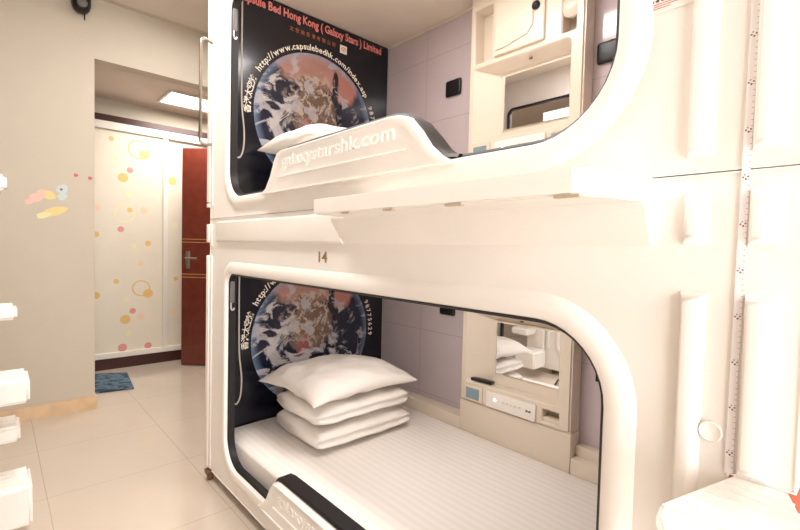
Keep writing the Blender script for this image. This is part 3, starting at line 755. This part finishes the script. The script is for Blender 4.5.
# ------------------------------------------------------------------ ladder treads
def tread(name, P, z0, z1, label, group, axis=1, ridges=(), bev=.008):
    """moulded plastic step; P is its plan outline"""
    n = len(P); bm = bmesh.new()
    vs = [bm.verts.new((x, y, z0)) for x, y in P] + [bm.verts.new((x, y, z1)) for x, y in P]
    bm.faces.new(vs[:n]); bm.faces.new(vs[n:]); [bm.faces.new((vs[i], vs[(i+1) % n], vs[n+(i+1) % n], vs[n+i])) for i in range(n)]
    bmesh.ops.recalc_face_normals(bm, faces=bm.faces)
    bmesh.ops.bevel(bm, geom=list(bm.edges), offset=bev, segments=3, affect='EDGES')
    cx = sum(p[0] for p in P)/n; cy = sum(p[1] for p in P)/n
    root = thing(name, label, 'ladder step', (cx, cy, z0), group)
    o = from_bm('step_body', bm, 'plastic', root, smooth=True, angle=45); o.location = (-cx, -cy, -z0)
    L = [(a-cx, b-cx, c-cy, d-cy, z1-z0-.001, z1-z0+.0018) for a, b, c, d in ridges]
    if L: boxes('grip_ridges', L, 'plastic', root, bev=.001)
    return root
tread('ladder_step', [(-.139, .018), (-.187, -.158), (-.180, -.20), (-.12, -.33), (-.01, -.33), (-.018, -.16), (-.060, -.055), (-.082, .018)], .80, .8695, 'ribbed white plastic step jutting from the pod front at the bottom right', None,
      ridges=[(-.139-.28*(-y-.012)*1.0+.006, -.075+.30*(-y-.012), y-.0025, y+.0025) for y in (-.035, -.06, -.085, -.11, -.135)] + [(-.182, -.024, y-.0025, y+.0025) for y in (-.17, )], bev=.006)
G = 'steps on the ladder of the opposite row'
for (xa, xb, yf, z0, z1, lab) in ((-2.47, -2.30, -.735, .874, .925, 'thin white step, upper one of those jutting in at the left edge'), (-2.42, -2.21, -.702, .560, .655, 'deep white step level with the baseboard at the left edge'),
                              (-2.47, -2.30, -.728, .385, .450, 'thin white step between the two deep ones at the left edge'), (-2.40, -2.19, -.697, .085, .245, 'deep white step lowest at the left edge'),
                              (-2.40, -2.25, -.764, 1.375, 1.435, 'small white step cut off by the frame, highest at the left edge')):
    tread('ladder_step', [(xa+.02, YO+.046), (xa, YO+.12), (xa, yf), (xb, yf), (xb, YO+.12), (xb-.02, YO+.046)], z0, z1, lab, G, bev=.012,
          ridges=[(xa+.03+.035*i, xa+.036+.035*i, YO+.14, yf-.015) for i in range(int((xb-xa-.04)/.035))])
# wooden post at the end of the pod
tag(box('wooden_post', -.150, .0, .045, .10, 0, 1.30, 'woodorange', bev=.004), 'orange-red wooden post behind the pod corner at the right edge', 'post')
# rail of the opposite ladder, supporting its treads
tag(box('ladder_rail', -2.42, -2.24, YO+.02, YO+.045, .06, 1.6, 'plastic', bev=.006), 'cream back rail carrying the steps of the opposite ladder', 'ladder rail')

# ------------------------------------------------------------------ lights
A = thing('aisle_lamp', 'long ceiling lamp over the aisle between the pod rows', 'ceiling lamp', (-1.75, -.45, 2.87))
box('lamp_housing', -.75, .75, -.12, .12, -.04, 0, 'whiteframe', A, bev=.005)
box('diffuser', -.73, .73, -.10, .10, -.046, -.038, 'lamp', A)
def area(name, loc, rot, sx, sy, e, col=(1, .96, .9)):
    l = bpy.data.lights.new(name, 'AREA'); l.shape = 'RECTANGLE'; l.size = sx; l.size_y = sy; l.energy = e; l.color = col
    o = bpy.data.objects.new(name, l); o.location = loc; o.rotation_euler = rot; COL.objects.link(o); return o
area('window_fill_daylight', (1.49, -.65, 1.2), (0, math.radians(90), 0), 2.1, 1.45, 44, (1, .985, .975))  # daylight from the unseen window, spread low as added fill
area('aisle_light', (-1.75, -.45, 2.81), (0, 0, 0), 1.4, .22, 19, (1, .97, .94))
area('room_light', (-3.0, .3, 2.84), (0, 0, 0), .5, .5, 8, (1, .97, .94))
area('corridor_light', (-4.4, .63, 2.48), (0, 0, 0), .35, .55, 12, (1, .95, .9))
for z in (0, DZ):
    area('pod_fill_light', (-1.2, .45, 1.255+z), (0, 0, 0), .5, .25, 7.0 if z else 4.2, (1, .965, .94))  # lamp without a fixture, added in each pod to brighten its cabin
wd = bpy.data.worlds.new('World'); sc.world = wd; wd.use_nodes = True
bg = wd.node_tree.nodes['Background']; bg.inputs['Color'].default_value = (.95, .97, 1, 1); bg.inputs['Strength'].default_value = 1.2

# ------------------------------------------------------------------ camera
cam = bpy.data.cameras.new('camera'); co = bpy.data.objects.new('camera', cam); COL.objects.link(co)
yaw, pit, roll, f = 8.31503412e-01, -3.64454752e-02, 2.38036506e-02, 445.062466
fwd = Vector((-math.sin(yaw)*math.cos(pit), math.cos(yaw)*math.cos(pit), math.sin(pit)))
r = fwd.cross(Vector((0, 0, 1))).normalized(); u = r.cross(fwd)
c_, s_ = math.cos(roll), math.sin(roll)
R = r*c_ + u*s_; U = -r*s_ + u*c_
mw = Matrix((R, U, -fwd)).transposed().to_4x4(); mw.translation = Vector((0, -.8, 1.19)); co.matrix_world = mw
cam.sensor_fit = 'HORIZONTAL'; cam.sensor_width = 36; cam.lens = f*36/800; cam.clip_start = .02
sc.camera = co
sc.view_settings.view_transform = 'Standard'; sc.view_settings.look = 'None'; sc.view_settings.gamma = 1; sc.view_settings.use_curve_mapping = False
sc.view_settings.exposure = 0.55
